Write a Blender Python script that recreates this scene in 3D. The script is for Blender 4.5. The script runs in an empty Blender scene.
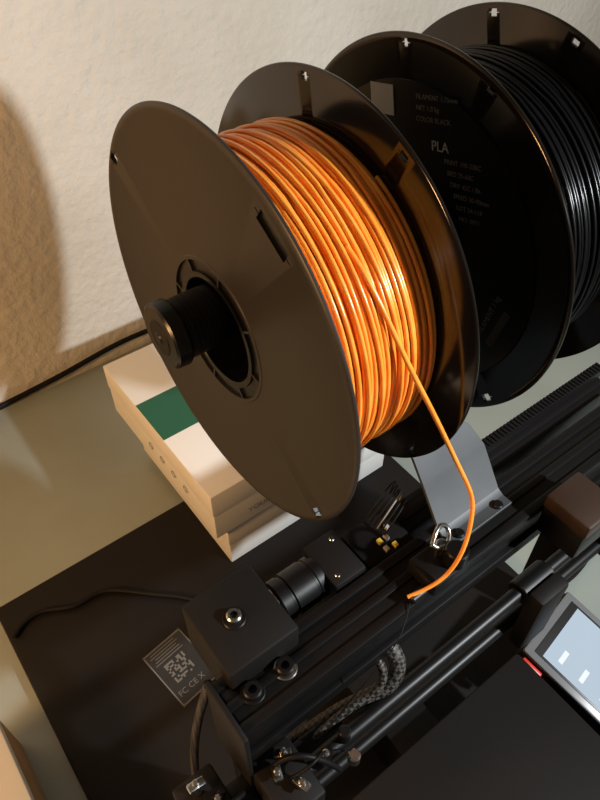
import bpy, bmesh, math, random
from mathutils import Vector, Matrix
random.seed(4)
scene=bpy.context.scene
scene.view_settings.view_transform='Standard'
COL=bpy.context.collection
# ---------------------------------------------------------------- materials
def mat(name,color,rough=.5,metal=0,color2=None,nscale=20,bump=0,bscale=80,bdist=.001,emit=None,estr=0,coat=0,detail=4,sss=0,spec=None):
    m=bpy.data.materials.new(name);m.use_nodes=True
    nt=m.node_tree;n=nt.nodes;l=nt.links;b=n["Principled BSDF"]
    b.inputs["Base Color"].default_value=(*color,1);b.inputs["Roughness"].default_value=rough;b.inputs["Metallic"].default_value=metal
    if coat: b.inputs["Coat Weight"].default_value=coat;b.inputs["Coat Roughness"].default_value=.08
    if spec is not None: b.inputs["Specular IOR Level"].default_value=spec
    if sss:
        b.inputs["Subsurface Weight"].default_value=sss;b.inputs["Subsurface Radius"].default_value=(.004,.002,.001);b.inputs["Subsurface Scale"].default_value=.5
    tc=n.new("ShaderNodeTexCoord")
    if color2:
        no=n.new("ShaderNodeTexNoise");no.inputs["Scale"].default_value=nscale;no.inputs["Detail"].default_value=detail
        l.new(tc.outputs["Object"],no.inputs["Vector"])
        r=n.new("ShaderNodeValToRGB");r.color_ramp.elements[0].position=.35;r.color_ramp.elements[1].position=.65
        r.color_ramp.elements[0].color=(*color,1);r.color_ramp.elements[1].color=(*color2,1)
        l.new(no.outputs["Fac"],r.inputs["Fac"]);l.new(r.outputs["Color"],b.inputs["Base Color"])
    if bump:
        no=n.new("ShaderNodeTexNoise");no.inputs["Scale"].default_value=bscale;no.inputs["Detail"].default_value=6
        l.new(tc.outputs["Object"],no.inputs["Vector"])
        bu=n.new("ShaderNodeBump");bu.inputs["Strength"].default_value=bump;bu.inputs["Distance"].default_value=bdist
        l.new(no.outputs["Fac"],bu.inputs["Height"]);l.new(bu.outputs["Normal"],b.inputs["Normal"])
    if emit: b.inputs["Emission Color"].default_value=(*emit,1);b.inputs["Emission Strength"].default_value=estr
    return m
M={}
M['wall']=mat("plaster_wall",(.66,.62,.55),.85,color2=(.56,.52,.45),nscale=5,bump=.75,bscale=80,bdist=.004)
M['desk']=mat("desk_laminate",(.31,.345,.31),.4,color2=(.27,.30,.27),nscale=8)
M['floor']=mat("floor_boards",(.16,.1,.06),.6,color2=(.2,.13,.08),nscale=5)
M['flange']=mat("spool_flange_plastic",(.025,.021,.018),.42,bump=.08,bscale=500,bdist=.0005,spec=.4)
M['flange_gloss']=mat("spool_flange_gloss",(.007,.005,.004),.13,spec=.45)
M['hub']=mat("spool_hub_plastic",(.005,.0045,.004),.3,spec=.35)
M['orange']=mat("orange_pla",(.92,.29,.03),.24,color2=(1.0,.40,.06),nscale=60,sss=.15)
M['blackfil']=mat("black_pla",(.004,.004,.0045),.25,spec=.25)
M['black']=mat("black_anodised",(.005,.0045,.0045),.4,bump=.05,bscale=600,bdist=.0003,spec=.3)
M['blackm']=mat("black_powdercoat",(.0075,.006,.0055),.6,bump=.1,bscale=900,bdist=.0003,spec=.25)
M['rubber']=mat("black_rubber",(.006,.005,.005),.55,spec=.2)
M['steel']=mat("steel",(.55,.54,.52),.25,1)
M['bracket']=mat("bracket_sheet_steel",(.060,.064,.067),.5,.3,bump=.05,bscale=300,bdist=.0003,color2=(.048,.051,.054),nscale=40)
M['white']=mat("white_card",(.78,.77,.74),.6,color2=(.75,.74,.70),nscale=9)
M['green']=mat("green_print",(.01,.10,.05),.5)
M['ink']=mat("grey_ink",(.25,.24,.22),.6)
M['card']=mat("brown_card",(.42,.26,.13),.7,color2=(.36,.22,.11),nscale=30)
M['label']=mat("label_dark",(.02,.02,.02),.4)
M['print']=mat("white_print",(.36,.34,.31),.5)
M['printlab']=mat("label_print",(.15,.145,.135),.5)
M['printdim']=mat("grey_print",(.12,.10,.08),.5)
M['yellow']=mat("yellow_print",(.55,.42,.05),.5)
M['brownplastic']=mat("brown_plastic",(.035,.019,.012),.4)
M['bezel']=mat("display_bezel",(.16,.16,.165),.3)
M['screen']=mat("display_screen",(.02,.02,.03),.1,emit=(.55,.67,.77),estr=.85)
M['screen_lo']=mat("display_icon",(.02,.02,.03),.2,emit=(.88,.94,.98),estr=1.0)
M['red']=mat("red_led_strip",(.3,.02,.01),.4,emit=(1,.06,.02),estr=.35)
M['amber']=mat("copper_trim",(.5,.2,.05),.3,1)
mb=mat("braided_sleeve",(.02,.02,.02),.5);nt=mb.node_tree
ck=nt.nodes.new("ShaderNodeTexChecker");ck.inputs["Scale"].default_value=420;ck.inputs["Color1"].default_value=(.006,.006,.006,1);ck.inputs["Color2"].default_value=(.09,.08,.07,1)
tc=nt.nodes.new("ShaderNodeTexCoord");mp=nt.nodes.new("ShaderNodeMapping");mp.inputs["Rotation"].default_value=(.6,.5,.8);nt.links.new(tc.outputs["Object"],mp.inputs[0]);nt.links.new(mp.outputs[0],ck.inputs["Vector"]);nt.links.new(ck.outputs["Color"],nt.nodes["Principled BSDF"].inputs["Base Color"]);M['braid']=mb
# ---------------------------------------------------------------- helpers
def empty(name,loc=(0,0,0)):
    o=bpy.data.objects.new(name,None);o.location=loc;o.empty_display_size=.02;COL.objects.link(o);bpy.context.view_layer.update();return o
def finish(o,m,parent=None,smooth=True,ang=35):
    if m is not None: o.data.materials.append(M[m] if isinstance(m,str) else m)
    COL.objects.link(o)
    if parent: 
        o.parent=parent;o.matrix_parent_inverse=Matrix.Translation(-Vector(parent.location))
    if smooth and o.type=='MESH':
        for p in o.data.polygons:p.use_smooth=True
        o.data.set_sharp_from_angle(angle=math.radians(ang))
    return o
def box(name,lo,hi,m,parent=None,bev=.001,rot=None,segs=2):
    lo=Vector(lo);hi=Vector(hi);c=(lo+hi)/2;s=hi-lo
    bm=bmesh.new();bmesh.ops.create_cube(bm,size=1)
    for v in bm.verts: v.co=Vector((v.co.x*s.x,v.co.y*s.y,v.co.z*s.z))
    if bev: bmesh.ops.bevel(bm,geom=bm.edges[:],offset=min(bev,min(s)*.45),segments=segs,affect='EDGES',profile=.5)
    me=bpy.data.meshes.new(name);bm.to_mesh(me);bm.free()
    o=bpy.data.objects.new(name,me);o.location=c
    if rot:o.rotation_euler=rot
    return finish(o,m,parent)
AX={'X':Matrix.Rotation(math.pi/2,4,'Y'),'Y':Matrix.Rotation(-math.pi/2,4,'X'),'Z':Matrix.Identity(4)}
def lathe(name,prof,m,parent=None,loc=(0,0,0),axis='X',seg=96,closed=True,rot=None):
    """prof: list of (axial, radius); closed loops make tubes/rings"""
    bm=bmesh.new();rings=[]
    for a,r in prof:
        if r<1e-6: rings.append([bm.verts.new((0,0,a))])
        else: rings.append([bm.verts.new((r*math.cos(2*math.pi*i/seg),r*math.sin(2*math.pi*i/seg),a)) for i in range(seg)])
    n=len(rings)
    for k in range(n if closed else n-1):
        A=rings[k];B=rings[(k+1)%n]
        for i in range(seg):
            j=(i+1)%seg
            if len(A)==1 and len(B)==1: continue
            if len(A)==1: bm.faces.new((A[0],B[i],B[j]))
            elif len(B)==1: bm.faces.new((A[i],A[j],B[0]))
            else: bm.faces.new((A[i],A[j],B[j],B[i]))
    bmesh.ops.recalc_face_normals(bm,faces=bm.faces)
    bm.transform(AX[axis])
    me=bpy.data.meshes.new(name);bm.to_mesh(me);bm.free()
    o=bpy.data.objects.new(name,me);o.location=loc
    if rot:o.rotation_euler=rot
    return finish(o,m,parent)
def cyl(name,a,r,L,m,parent=None,axis='X',bev=.0008,seg=32,hole=0):
    """a=start point, extends L along +axis"""
    b=min(bev,r*.4,L*.4)
    if hole: prof=[(0,hole),(0,r-b),(b,r),(L-b,r),(L,r-b),(L,hole)];return lathe(name,prof,m,parent,a,axis,seg)
    return lathe(name,[(0,0),(0,r-b),(b,r),(L-b,r),(L,r-b),(L,0)],m,parent,a,axis,seg,closed=False)
def tube(name,pts,r,m,parent=None,smooth=True,res=8,cyclic=False):
    cu=bpy.data.curves.new(name,'CURVE');cu.dimensions='3D';cu.bevel_depth=r;cu.bevel_resolution=3;cu.use_fill_caps=True
    if smooth:
        sp=cu.splines.new('NURBS');sp.points.add(len(pts)-1)
        for p,q in zip(sp.points,pts):p.co=(*q,1)
        sp.use_endpoint_u=True;sp.order_u=4;sp.resolution_u=res
    else:
        sp=cu.splines.new('POLY');sp.points.add(len(pts)-1)
        for p,q in zip(sp.points,pts):p.co=(*q,1)
        sp.use_cyclic_u=cyclic
    t=bpy.data.objects.new("tmp",cu);COL.objects.link(t);bpy.context.view_layer.update()
    me=bpy.data.meshes.new_from_object(t.evaluated_get(bpy.context.evaluated_depsgraph_get()));bpy.data.objects.remove(t)
    me.name=name;o=bpy.data.objects.new(name,me);return finish(o,m,parent,ang=60)
def text(name,s,size,loc,xdir,updir,m,parent,th=.0001,align='LEFT'):
    cu=bpy.data.curves.new(name,'FONT');cu.body=s;cu.size=size;cu.extrude=th;cu.align_x=align
    t=bpy.data.objects.new("tmp",cu);COL.objects.link(t);bpy.context.view_layer.update()
    me=bpy.data.meshes.new_from_object(t.evaluated_get(bpy.context.evaluated_depsgraph_get()));bpy.data.objects.remove(t)
    x=Vector(xdir).normalized();u=Vector(updir);z=x.cross(u).normalized();u=z.cross(x)
    me.transform(Matrix(((x.x,u.x,z.x,0),(x.y,u.y,z.y,0),(x.z,u.z,z.z,0),(0,0,0,1))))
    o=bpy.data.objects.new(name,me);o.location=loc;return finish(o,m,parent,smooth=False)
def cut(o,cutters):
    for c in cutters:
        md=o.modifiers.new("b",'BOOLEAN');md.operation='DIFFERENCE';md.object=c;md.solver='EXACT'
    bpy.context.view_layer.update()
    me=bpy.data.meshes.new_from_object(o.evaluated_get(bpy.context.evaluated_depsgraph_get()))
    o.modifiers.clear();o.data=me
    for c in cutters:bpy.data.objects.remove(c)
    o.data.set_sharp_from_angle(angle=math.radians(35))
# ---------------------------------------------------------------- room
TZ=-.42
box("wall_back",(-1.6,.47,-1.17),(2.4,.55,1.3),'wall',bev=0)
box("floor",(-1.6,-1.6,-1.22),(2.4,.47,-1.17),'floor',bev=0)
desk=empty("desk",(0.2,0,TZ))
box("desk_top",(-.75,-.75,TZ-.03),(1.15,.465,TZ),'desk',desk,.003)
for i,(x,y) in enumerate([(-.7,-.7),(1.05,-.7),(-.7,.40),(1.05,.40)]):
    box("leg_%d"%(i+1),(x,y,-1.17),(x+.05,y+.05,TZ-.03),'blackm',desk,.002)
# ---------------------------------------------------------------- spools
def slot_cutter(x,ang,r,L,w):
    bm=bmesh.new();bmesh.ops.create_cube(bm,size=1)
    for v in bm.verts:v.co=Vector((v.co.x*.012,v.co.y*L,v.co.z*w))
    bmesh.ops.bevel(bm,geom=[e for e in bm.edges if abs((e.verts[0].co-e.verts[1].co).x)>.005],offset=w*.45,segments=4,affect='EDGES')
    bm.transform(Matrix.Translation((x,r*math.cos(ang),r*math.sin(ang)))@Matrix.Rotation(ang+math.pi/2,4,'X'))
    me=bpy.data.meshes.new("cut");bm.to_mesh(me);bm.free();o=bpy.data.objects.new("cut",me);COL.objects.link(o);return o
def flange(name,x0,m,parent,outer_left,slots,T=.0022):
    s=1 if outer_left else -1
    xa=x0 if outer_left else x0+T   # outer face
    prof=[(0,.0346),(0,.0362),(.0004,.0366),(.0004,.0960),(0,.0966),(0,.0990),(.0005,.0998),(.0011,.1),(.0017,.0998),(T,.0990),(T,.0346)]
    prof=[(a*s,r) for a,r in prof]
    o=lathe(name,prof,m,parent,(xa,0,0),'X',160)
    lathe(name+"_hub_ring",[(a*s,r) for a,r in [(.0003,.0262),(0,.0266),(0,.0290),(.0013,.0292),(.0013,.0345),(T,.0346),(T,.0262)]],'hub',parent,(xa,0,0),'X',96)
    cs=[]
    for a,r,L,w in slots: cs.append(slot_cutter(0,math.radians(a),r,L,w))
    if cs:
        for c in cs:c.location.x=xa+s*T/2
        cut(o,cs)
    return o
def hub_ring(x,parent,s):
    bm=bmesh.new()
    for k in range(8):
        a=2*math.pi*k/8+.2
        b2=bmesh.new();bmesh.ops.create_cube(b2,size=1)
        for v in b2.verts:v.co=Vector((v.co.x*.0013,v.co.y*.006,v.co.z*.0011))
        b2.transform(Matrix.Translation((x+s*.0007,.0317*math.cos(a),.0317*math.sin(a)))@Matrix.Rotation(a,4,'X'))
        me=bpy.data.meshes.new("t");b2.to_mesh(me);b2.free();bm.from_mesh(me)
    me=bpy.data.meshes.new("hub_ribs");bm.to_mesh(me);bm.free()
    return finish(bpy.data.objects.new("hub_ribs",me),'flange',parent,False)
def pack(name,xa,xb,R,m,parent,layers,fr=.00092):
    lathe(name+"_core",[(xa,.030),(xa,R-.0006),(xb,R-.0006),(xb,.030)],m,parent)
    for li,(pitch,rr,jit,x0,x1,ph) in enumerate(layers):
        n=int(abs(x1-x0)/pitch);pts=[]
        S=72;offs=[random.uniform(-jit,jit) for _ in range(n+2)];ro=[random.uniform(-.0003,.0005) for _ in range(n+2)]
        for i in range(n*S):
            k=i/S;f=k-int(k);q=int(k);sm=f*f*(3-2*f)
            x=x0+(x1-x0)*k/n+offs[q]*(1-sm)+offs[q+1]*sm+jit*.5*math.sin(2*math.pi*k+ph+q)
            x=min(max(x,xa+fr),xb-fr)
            r=rr+ro[q]*(1-sm)+ro[q+1]*sm
            a=2*math.pi*k+ph
            pts.append((x,r*math.cos(a),r*math.sin(a)))
        tube(name+"_layer_%d"%(li+1),pts,fr,m,parent,smooth=False)
sp=empty("orange_filament_spool",(0,0,0))
SL=[(32,.0955,.010,.005),(122,.0895,.024,.0058),(216,.0955,.010,.005)]
flange("flange_near",0,'flange',sp,True,SL)
a=math.radians(122)
box("slot_pocket",(.0014,-.014,-.0045),(.0026,.014,.0045),'hub',sp,.0004,rot=(a+math.pi/2,0,0)).location=(.0022,.0895*math.cos(a),.0895*math.sin(a))
hub_ring(0,sp,1)
W=.0651
flange("flange_far",W-.0022,'flange_gloss',sp,False,[(80,.0955,.007,.0035),(118,.0955,.007,.003),(262,.0935,.012,.005)])
lathe("hub_tube",[(0.0006,.0262),(0.0006,.0284),(W-.0006,.0284),(W-.0006,.0262)],'hub',sp)
R1=.0762
pack("winding",.0024,W-.0024,R1,'orange',sp,[(.00190,R1,.0004,.0037,W-.0037,.3),(.0028,R1+.0014,.0013,W-.0045,.0050,2.0),(.0065,R1+.0027,.0028,.006,W-.008,4.0)],fr=.00100)
strand=[(.0325,-.0500,.0600),(.0335,-.0570,.0550),(.0346,-.0640,.0475),(.0368,-.0720,.0360),(.0410,-.0838,.0155),(.0500,-.0945,-.0099),(.064,-.101,-.045),(.0775,-.105,-.0745),(.0765,-.109,-.084),(.070,-.115,-.098),(.0625,-.117,-.118),(.053,-.114,-.130),(.040,-.108,-.1355)]
tube("loose_strand",strand,.00115,'orange',sp)
# black spool
bs=empty("black_filament_spool",(.1222,0,0));X2=.1222;W2=.0666
flange("flange_near",X2,'flange_gloss',bs,True,[(78,.0955,.007,.0035),(110,.0955,.007,.003),(222,.0945,.009,.004)])
flange("flange_far",X2+W2-.0022,'flange_gloss',bs,False,[(75,.0955,.008,.0035),(105,.0955,.007,.003)])
hub_ring(X2,bs,1)
lathe("hub_tube",[(X2+.0006,.0262),(X2+.0006,.0284),(X2+W2-.0006,.0284),(X2+W2-.0006,.0262)],'hub',bs)
pack("winding",X2+.0024,X2+W2-.0024,.080,'blackfil',bs,[(.0018,.080,.0004,X2+.0035,X2+W2-.0035,.3),(.0042,.0814,.0016,X2+W2-.004,X2+.0045,2.0)])
lathe("label_disc",[(-.0003,.039),(-.0003,.0800),(.0005,.0800),(.0005,.039)],'hub',bs,(X2,0,0))
ca,sa=math.cos(math.radians(14)),math.sin(math.radians(14))
xd=(0,-ca,sa);ud=(0,sa,ca);tx=X2-.0005
def T(s,sz,y,z,m='printdim',xd=xd,ud=ud): text("print",s,sz,(tx,y,z),xd,ud,m,bs)
T("PLA",.0066,-.0060,.0530,'print')
rows=["FILAMENT 1.75mm","NET 1.0 kg","COLOR BLACK"]
for i,s in enumerate(rows): T(s,.0032,.008-.001*i,.0725-i*.0048)
rows=["PRINT 190-230C","BED 25-60C","DRY 45C / 8h","SPEED 30-90mm","LOT 24-118","NO. 0071"]
for i,s in enumerate(rows): T(s,.0032,-.015-.003*i,.0500-i*.0046)
T("||||||||||||||||||||||",.0045,-.0640,-.030,'printdim',(0,-.25,1),(0,1,.25))
T("FILAMENT 1 kg",.0042,-.0580,-.026,'printdim',(0,-.2,1),(0,1,.2))
box("sticker",(X2-.0009,.022,.058),(X2-.0004,.038,.072),'print',bs,0,rot=(math.radians(-12),0,0))
# ---------------------------------------------------------------- spool holder
sh=empty("spool_holder",(.09,-.05,-.06));RZ=.0105
prof=[(-.0272,0),(-.0272,.0142),(-.0262,.0154),(-.0205,.0157),(-.0195,.0150),(-.0188,.0138),(-.0170,.0138)]
x=-.017
while x<-.002:
    prof+=[(x,.01392),(x+.0010,.01398),(x+.0018,.01398),(x+.0024,.01392)];x+=.0024
prof+=[(.200,.0140),(.201,.0135),(.201,0)]
lathe("rod",prof,'hub',sh,(0,0,RZ),'X',64,closed=False)
lathe("rod_cap_recess",[(-.0277,0),(-.0277,.0080),(-.0272,.0085),(-.0266,.0085)],'blackm',sh,(0,0,RZ),'X',48,closed=False)
cyl("rod_cap_screw",(-.0285,0,RZ),.0030,.002,'black',sh)
def sheet(name,path,x0,x1,th,m,parent):
    bm=bmesh.new();n=len(path);L=[]
    for i,(y,z,dx0,dx1) in enumerate(path):
        p0=path[max(i-1,0)];p1=path[min(i+1,n-1)];ty,tz=p1[0]-p0[0],p1[1]-p0[1];l=math.hypot(ty,tz);ny,nz=-tz/l*th/2,ty/l*th/2
        L.append([bm.verts.new((x0+dx0,y+ny,z+nz)),bm.verts.new((x0+dx0,y-ny,z-nz)),bm.verts.new((x1+dx1,y-ny,z-nz)),bm.verts.new((x1+dx1,y+ny,z+nz))])
    for a,b in zip(L,L[1:]):
        for i in range(4):bm.faces.new((a[i],a[(i+1)%4],b[(i+1)%4],b[i]))
    bm.faces.new(L[0]);bm.faces.new(L[-1]);bmesh.ops.recalc_face_normals(bm,faces=bm.faces)
    bmesh.ops.bevel(bm,geom=bm.edges[:],offset=.0003,segments=1,affect='EDGES')
    me=bpy.data.meshes.new(name);bm.to_mesh(me);bm.free();return finish(bpy.data.objects.new(name,me),m,parent,ang=25)
sheet("arm",[(-.100,-.1385,0,0),(-.093,-.1385,0,0),(-.088,-.136,0,0),(-.070,-.111,0,0),(-.060,-.098,0,-.006),(-.052,-.088,0,-.0175),(-.020,-.05,0,-.020),(-.008,-.012,.002,-.026),(-.006,.012,.002,-.028)],.083,.134,.0022,'bracket',sh)
cyl("arm_collar",(.084,0,RZ),.020,.018,'black',sh)
for i,xx in enumerate((.092,.125)): cyl("arm_bolt_%d"%(i+1),(xx,-.0965,-.1374),.0032,.0025,'black',sh,'Z')
# ---------------------------------------------------------------- printer
pr=empty("desktop_3d_printer",(.1,-.1,TZ))
XR=.268
box("base_plate",(-.160,-.50,TZ),(XR,.205,TZ+.012),'blackm',pr,.003)
bz=TZ+.012
bt=-.14
box("gantry_beam_core",(-.068,-.110,bt-.040),(XR-.001,-.084,bt-.002),'black',pr,.001)
for i,(y0,y1) in enumerate([(-.1125,-.1065),(-.0995,-.0945),(-.0875,-.0815)]):
    box("gantry_beam_rail_%d"%(i+1),(-.069,y0,bt-.010),(XR,y1,bt),'black',pr,.0008)
box("gantry_beam_lip",(-.069,-.1135,bt-.041),(XR,-.1085,bt-.030),'black',pr,.0008)
box("corner_block",(-.0625,-.091,bt-.026),(-.020,-.044,-.124),'blackm',pr,.002)
cyl("corner_washer",(-.0440,-.0670,-.124),.0062,.0012,'black',pr,'Z')
cyl("corner_bolt",(-.0440,-.0670,-.1235),.0040,.0042,'steel',pr,'Z',hole=.002)
cyl("corner_bolt_core",(-.0440,-.0670,-.1235),.0021,.0022,'rubber',pr,'Z')
for i,xx in enumerate((-.0545,-.0345)):
    cyl("beam_bolt_%d"%(i+1),(xx,-.0975,bt-.001),.0048,.0045,'black',pr,'Z',hole=.0023)
    cyl("beam_washer_%d"%(i+1),(xx,-.0975,bt-.0015),.0064,.0013,'steel' if i else 'black',pr,'Z')
box("side_plate",(-.072,-.116,bt-.075),(-.069,-.080,-.137),'blackm',pr,.001)
box("frame_post_left",(-.068,-.110,bz),(-.044,-.084,bt-.040),'black',pr,.0015)
box("frame_post_right",(XR-.030,-.110,bz),(XR-.004,-.084,bt-.040),'black',pr,.0015)
cyl("coupler",(-.030,-.062,-.150),.0085,.012,'black',pr)
cyl("coupler_ring",(-.0190,-.062,-.150),.0108,.0040,'steel',pr,seg=48)
cyl("coupler_ring_thin",(-.0125,-.062,-.150),.0118,.0012,'steel',pr,seg=48)
prof=[(0,0),(0,.0120),(.0005,.0128),(.006,.0128),(.0065,.0119),(.008,.0119),(.0085,.0131),(.022,.0131),(.0225,.0122),(.024,.0122),(.0245,.0129),(.0290,.0129),(.0290,0)]
lathe("motor_body",prof,'black',pr,(-.0150,-.062,-.150),'X',48,closed=False)
box("motor_housing",(.0135,-.080,-.182),(.036,-.048,-.138),'blackm',pr,.002)
cyl("housing_screw_1",(.019,-.074,-.1385),.0016,.0012,'steel',pr,'Z')
cyl("housing_screw_2",(.031,-.054,-.1385),.0016,.0012,'steel',pr,'Z')
box("rail_rear",(.036,-.072,-.172),(XR+.01,-.052,-.150),'black',pr,.001)
box("rail_rear_groove",(.036,-.0655,-.1505),(XR+.01,-.0585,-.1490),'rubber',pr,.0003)
box("wiring_board",(.040,-.079,-.150),(.074,-.052,-.146),'rubber',pr,.0005)
for i,(xx,yy,m) in enumerate([(.054,-.071,'yellow'),(.059,-.071,'print'),(.054,-.077,'print'),(.060,-.078,'yellow'),(.064,-.066,'print')]):
    box("connector_%d"%(i+1),(xx,yy,-.146),(xx+.0028,yy+.0034,-.1435),m,pr,.0003)
for k in range(6):
    y=-.068+k*.003
    tube("wire_%d"%(k+1),[(.060,y,-.144),(.068,y-.002,-.128+k*.002),(.082+k*.002,y+.004,-.122),(.088,y+.01,-.15)],.0005,'rubber' if k!=2 else 'ink',pr)
box("belt",(.115,-.062,-.140),(XR+.01,-.0545,-.1385),'rubber',pr,.0003)
bm=bmesh.new();x=.117
while x<XR+.01:
    r=bmesh.ops.create_cube(bm,size=1)
    for v in r['verts']:v.co=Vector((v.co.x*.0018+x,v.co.y*.0072-.0583,v.co.z*.0009-.1382))
    x+=.0034
me=bpy.data.meshes.new("belt_teeth");bm.to_mesh(me);bm.free();finish(bpy.data.objects.new("belt_teeth",me),'rubber',pr,False)
box("belt_support",(.115,-.0615,-.152),(XR+.01,-.055,-.140),'black',pr,.0005)
box("sensor_body",(.052,-.116,-.1395),(.080,-.094,-.128),'black',pr,.002)
cyl("sensor_roller",(.072,-.110,-.128),.0065,.012,'hub',pr,'Z')
cyl("guide_tube",(.0405,-.110,-.137),.0030,.012,'black',pr,'X')
tube("chrome_clip",[(.064,-.099,-.118),(.070,-.095,-.113),(.077,-.093,-.115),(.080,-.097,-.120),(.074,-.103,-.122),(.066,-.103,-.121),(.064,-.099,-.118)],.0014,'steel',pr)
cyl("clip_screw",(.070,-.101,-.128),.0036,.008,'steel',pr,'Z')
tube("clip_post",[(.0665,-.1015,-.128),(.0665,-.1015,-.1205)],.0014,'steel',pr,smooth=False)
cyl("guide_rod_upper",(-.05,-.128,-.205),.0048,.290,'black',pr)
cyl("guide_rod_lower",(-.05,-.128,-.250),.0048,.290,'black',pr)
box("rod_block_right",(.238,-.142,-.262),(.262,-.1105,-.192),'blackm',pr,.002)
box("rod_block_left",(-.070,-.146,-.265),(-.044,-.1105,-.190),'blackm',pr,.002)
box("carriage",(.130,-.146,-.262),(.158,-.134,-.195),'blackm',pr,.003)
cyl("carriage_bearing",(.130,-.128,-.205),.0085,.028,'black',pr)
box("axis_motor",(.146,-.143,-.160),(.174,-.1135,-.135),'black',pr,.002)
box("axis_motor_cap",(.145,-.144,-.136),(.175,-.1130,-.124),'brownplastic',pr,.002)
tube("braided_hose",[(.028,-.107,-.175),(.032,-.119,-.182),(.026,-.124,-.196),(.012,-.120,-.205),(-.006,-.113,-.212),(-.024,-.110,-.22),(-.043,-.1045,-.235)],.0050,'braid',pr)
tube("braided_hose_thin",[(.020,-.107,-.180),(.022,-.118,-.186),(.016,-.122,-.196),(.004,-.119,-.203),(-.010,-.116,-.206),(-.030,-.116,-.215)],.0026,'braid',pr)
tube("thin_wire_front",[(.0405,-.110,-.138),(.028,-.120,-.142),(.010,-.124,-.150),(-.010,-.122,-.170),(-.030,-.122,-.200)],.0003,'rubber',pr)
box("bed_carriage",(-.02,-.42,-.352),(.150,-.150,-.342),'black',pr,.002)
box("bed_plate",(-.035,-.44,-.338),(.165,-.135,-.330),'blackm',pr,.003)
for i,(x,y) in enumerate([(-.02,-.16),(.145,-.16),(-.02,-.42),(.145,-.42)]):
    cyl("bed_post_%d"%(i+1),(x,y,-.345),.004,.012,'steel',pr,'Z')
box("bed_rail",(.045,-.48,bz),(.085,.0,-.352),'black',pr,.002)
for i,(x,y,z,m) in enumerate([(-.096,-.100,-.20,'steel'),(-.090,-.112,-.205,'black'),(-.060,-.124,-.186,'steel'),(-.053,-.136,-.186,'steel'),(-.052,-.118,-.188,'steel'),(-.034,-.132,-.190,'black')]):
    box("clamp_%d"%(i+1),(x-.005,y-.0025,z),(x+.005,y+.0025,z+.003),m,pr,.0008,rot=(0,.3,.6*i))
    cyl("clamp_screw_%d"%(i+1),(x,y,z-.012),.0020,.018,'steel',pr,'Z')
box("clamp_base",(-.108,-.128,-.235),(-.083,-.090,-.212),'blackm',pr,.002)
box("clamp_arm",(-.090,-.120,-.232),(-.066,-.105,-.216),'black',pr,.002)
tube("clamp_wire_1",[(-.055,-.130,-.188),(-.045,-.136,-.175),(-.035,-.128,-.180),(-.025,-.135,-.20),(-.01,-.13,-.22)],.0010,'rubber',pr)
tube("clamp_wire_2",[(-.060,-.120,-.188),(-.050,-.122,-.172),(-.040,-.134,-.172),(-.030,-.140,-.20)],.0016,'rubber',pr)
tube("clamp_wire_3",[(-.100,-.110,-.212),(-.10,-.12,-.190),(-.088,-.122,-.188),(-.078,-.118,-.20)],.0016,'rubber',pr)
cyl("nozzle_fitting_1",(-.020,-.140,-.205),.0035,.010,'steel',pr,'Z')
cyl("nozzle_fitting_2",(-.018,-.129,-.2),.0035,.012,'black',pr,'Z')
box("left_arm",(-.070,-.128,-.232),(-.010,-.1105,-.212),'black',pr,.002)
tube("wire_loop_left",[(-.09,-.06,bz+.02),(-.085,-.05,-.30),(-.075,-.055,-.25),(-.065,-.066,-.18)],.0030,'braid',pr)
lb=Matrix.Rotation(math.radians(8),4,'Z');LS=.82
def lab(name,x,y,w,h,z,m): 
    c=Vector((-.046,.050,0));p=lb@Vector((x*LS,y*LS,0));w*=LS;h*=LS
    box(name,(c.x+p.x-w/2,c.y+p.y-h/2,bz+z),(c.x+p.x+w/2,c.y+p.y+h/2,bz+z+.0003),m,pr,0,rot=(0,0,math.radians(8)))
lab("rating_label",0,0,.050,.074,.0000,'label')
lab("rating_label_edge",0,.0355,.050,.0014,.0003,'printlab');lab("rating_label_edge2",0,-.0355,.050,.0014,.0003,'printlab')
lab("rating_label_side",-.0245,0,.0014,.074,.0003,'printlab');lab("rating_label_side2",.0245,0,.0014,.074,.0003,'printlab')
for i in range(11):
    for j in range(11):
        if random.random()<.5 or (i in(0,2) and j in (0,2)): lab("qr_%d_%d"%(i,j),-.013+i*.0023,-.011+j*.0023,.0022,.0022,.0003,'printlab')
for k in range(5): lab("label_line_%d"%k,-.002,.018+k*.0034,.036-.004*(k%3),.0010,.0003,'printlab')
text("label_marks","FC CE X",.0075,(-.060,.026,bz+.0006),(1,.14,0),(-.14,1,0),'printlab',pr)
tube("base_cable",[(-.155,.165,bz+.003),(-.13,.185,bz+.003),(-.10,.150,bz+.003),(-.07,.168,bz+.003),(-.03,.120,bz+.003),(0,.10,bz+.003),(.03,.04,bz+.003)],.0025,'rubber',pr)
tube("side_cable",[(.20,-.10,bz+.003),(.24,-.09,bz+.006),(.275,-.10,TZ+.006),(.32,-.11,TZ+.0025),(.40,-.085,TZ+.0025),(.55,-.02,TZ+.0025)],.0022,'rubber',pr)
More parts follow.
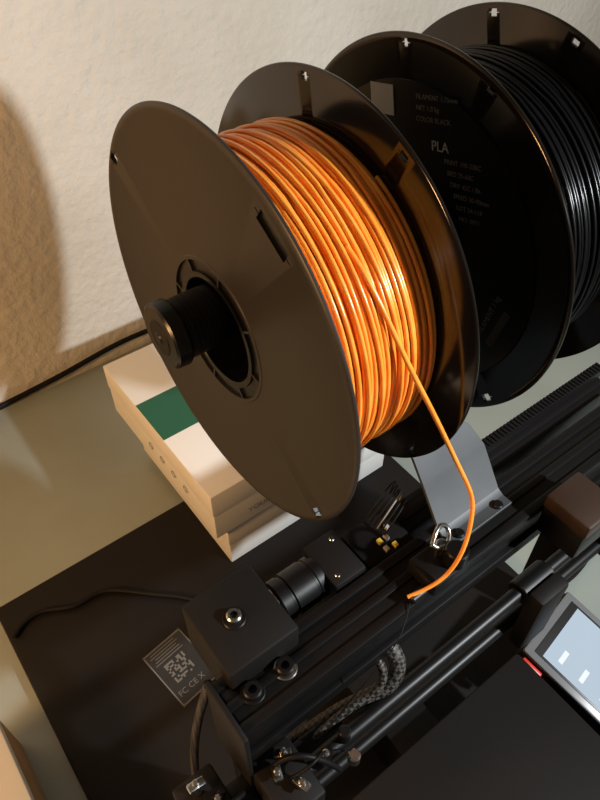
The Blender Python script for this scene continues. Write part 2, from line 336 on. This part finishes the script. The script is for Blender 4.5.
# ---------------------------------------------------------------- touchscreen
td=empty("touchscreen_display",(.214,-.184,-.352))
Rz=Matrix.Rotation(math.radians(9),4,'Z')@Matrix.Rotation(math.radians(14),4,'X')
def tbox(name,lo,hi,m,bev):
    lo=Vector(lo);hi=Vector(hi);o=box(name,lo,hi,m,None,bev);c=(lo+hi)/2
    o.parent=td;o.matrix_parent_inverse=Matrix.Identity(4);o.matrix_basis=Rz@Matrix.Translation(c)
tbox("housing",(-.037,-.062,-.012),(.037,.058,.004),'blackm',.004)
tbox("bezel",(-.036,-.061,.003),(.036,.057,.0075),'bezel',.0025)
tbox("glass",(-.030,-.053,.0070),(.030,.050,.0080),'label',.0003)
tbox("screen",(-.028,-.050,.0079),(.028,.043,.0083),'screen',0)
for i in range(4):
    tbox("icon_%d"%i,(-.022,.028-.02*i,.0083),(-.010,.032-.02*i,.0085),'screen_lo',0)
tbox("led_strip",(-.0405,.034,-.006),(-.0365,.052,.002),'red',.001)
tbox("hinge",(-.046,.030,-.012),(-.040,.056,.001),'amber',.001)
tbox("foot",(-.02,-.05,-.036),(.02,.04,-.011),'black',.002)
# ---------------------------------------------------------------- boxes behind the printer
def carton(name,x0,y0,x1,y1,z0,z1,deco):
    e=empty(name,((x0+x1)/2,(y0+y1)/2,z0))
    box("carton_body",(x0,y0,z0),(x1,y1,z1-.004),'white',e,.0012)
    box("lid",(x0-.0008,y0-.0008,z1-.030),(x1+.0008,y1+.0008,z1),'white',e,.0012)
    if deco:
        box("green_panel",(x0-.0002,.186,z1),(x1,.240,z1+.0003),'green',e,0)
        text("print_front","YOUR  CREATIVE",.009,(x0+.035,y0-.0015,z0+.014),(1,0,0),(0,0,1),'ink',e)
        for k in range(4):
            cyl("icon_%d"%(k+1),(x0-.0012,y0+.05+k*.022,z0+.024),.004,.0003,'ink',e,'X',hole=.003,seg=24)
    return e
carton("cardboard_box",.048,.110,.250,.292,bz,-.346,False)
carton("cardboard_box",.034,.106,.240,.309,-.346,-.280,True)
sb=empty("storage_carton",(-.24,-.05,TZ))
box("carton_body",(-.330,-.20,TZ),(-.187,.080,-.345),'card',sb,.001)
box("lid",(-.332,-.202,-.345),(-.185,.082,-.332),'white',sb,.002)
tube("power_cable",[(-.5,.455,TZ+.003),(-.2,.458,TZ+.004),(-.05,.463,TZ+.006),(.04,.463,TZ+.012),(.10,.464,TZ+.022),(.18,.463,TZ+.020),(.3,.458,TZ+.004),(.6,.455,TZ+.003)],.0033,'rubber')
# ---------------------------------------------------------------- lights
def area(name,loc,tgt,size,power,color):
    l=bpy.data.lights.new(name,'AREA');l.shape='DISK';l.size=size;l.energy=power;l.color=color
    o=bpy.data.objects.new(name,l);COL.objects.link(o);o.location=loc
    o.rotation_euler=(Vector(tgt)-Vector(loc)).to_track_quat('-Z','Y').to_euler();return o
area("room_lamp_key",(.42,-.67,.33),(.1,.2,-.1),.035,11.5,(.94,.98,1))
area("room_lamp_warm",(-.72,.0,.12),(.02,.47,-.15),.16,5.6,(1,.54,.21))
w=bpy.data.worlds.new("World");scene.world=w;w.use_nodes=True
w.node_tree.nodes["Background"].inputs[0].default_value=(1,.78,.56,1);w.node_tree.nodes["Background"].inputs[1].default_value=.105
# ---------------------------------------------------------------- camera
yaw,pitch,roll,f=.91877,.81663,.00348,697.2
h=Vector((math.cos(yaw),math.sin(yaw),0));fw=h*math.cos(pitch)+Vector((0,0,-math.sin(pitch)))
ri=Vector((math.sin(yaw),-math.cos(yaw),0));up=ri.cross(fw)
r=ri*math.cos(roll)+up*math.sin(roll);u=-ri*math.sin(roll)+up*math.cos(roll)
cd=bpy.data.cameras.new("camera");cam=bpy.data.objects.new("camera",cd);COL.objects.link(cam)
cam.matrix_world=Matrix(((r.x,u.x,-fw.x,-.11607),(r.y,u.y,-fw.y,-.21601),(r.z,u.z,-fw.z,.21179),(0,0,0,1)))
cd.sensor_fit='VERTICAL';cd.sensor_height=24;cd.lens=24*f/800;cd.clip_start=.01
scene.camera=cam
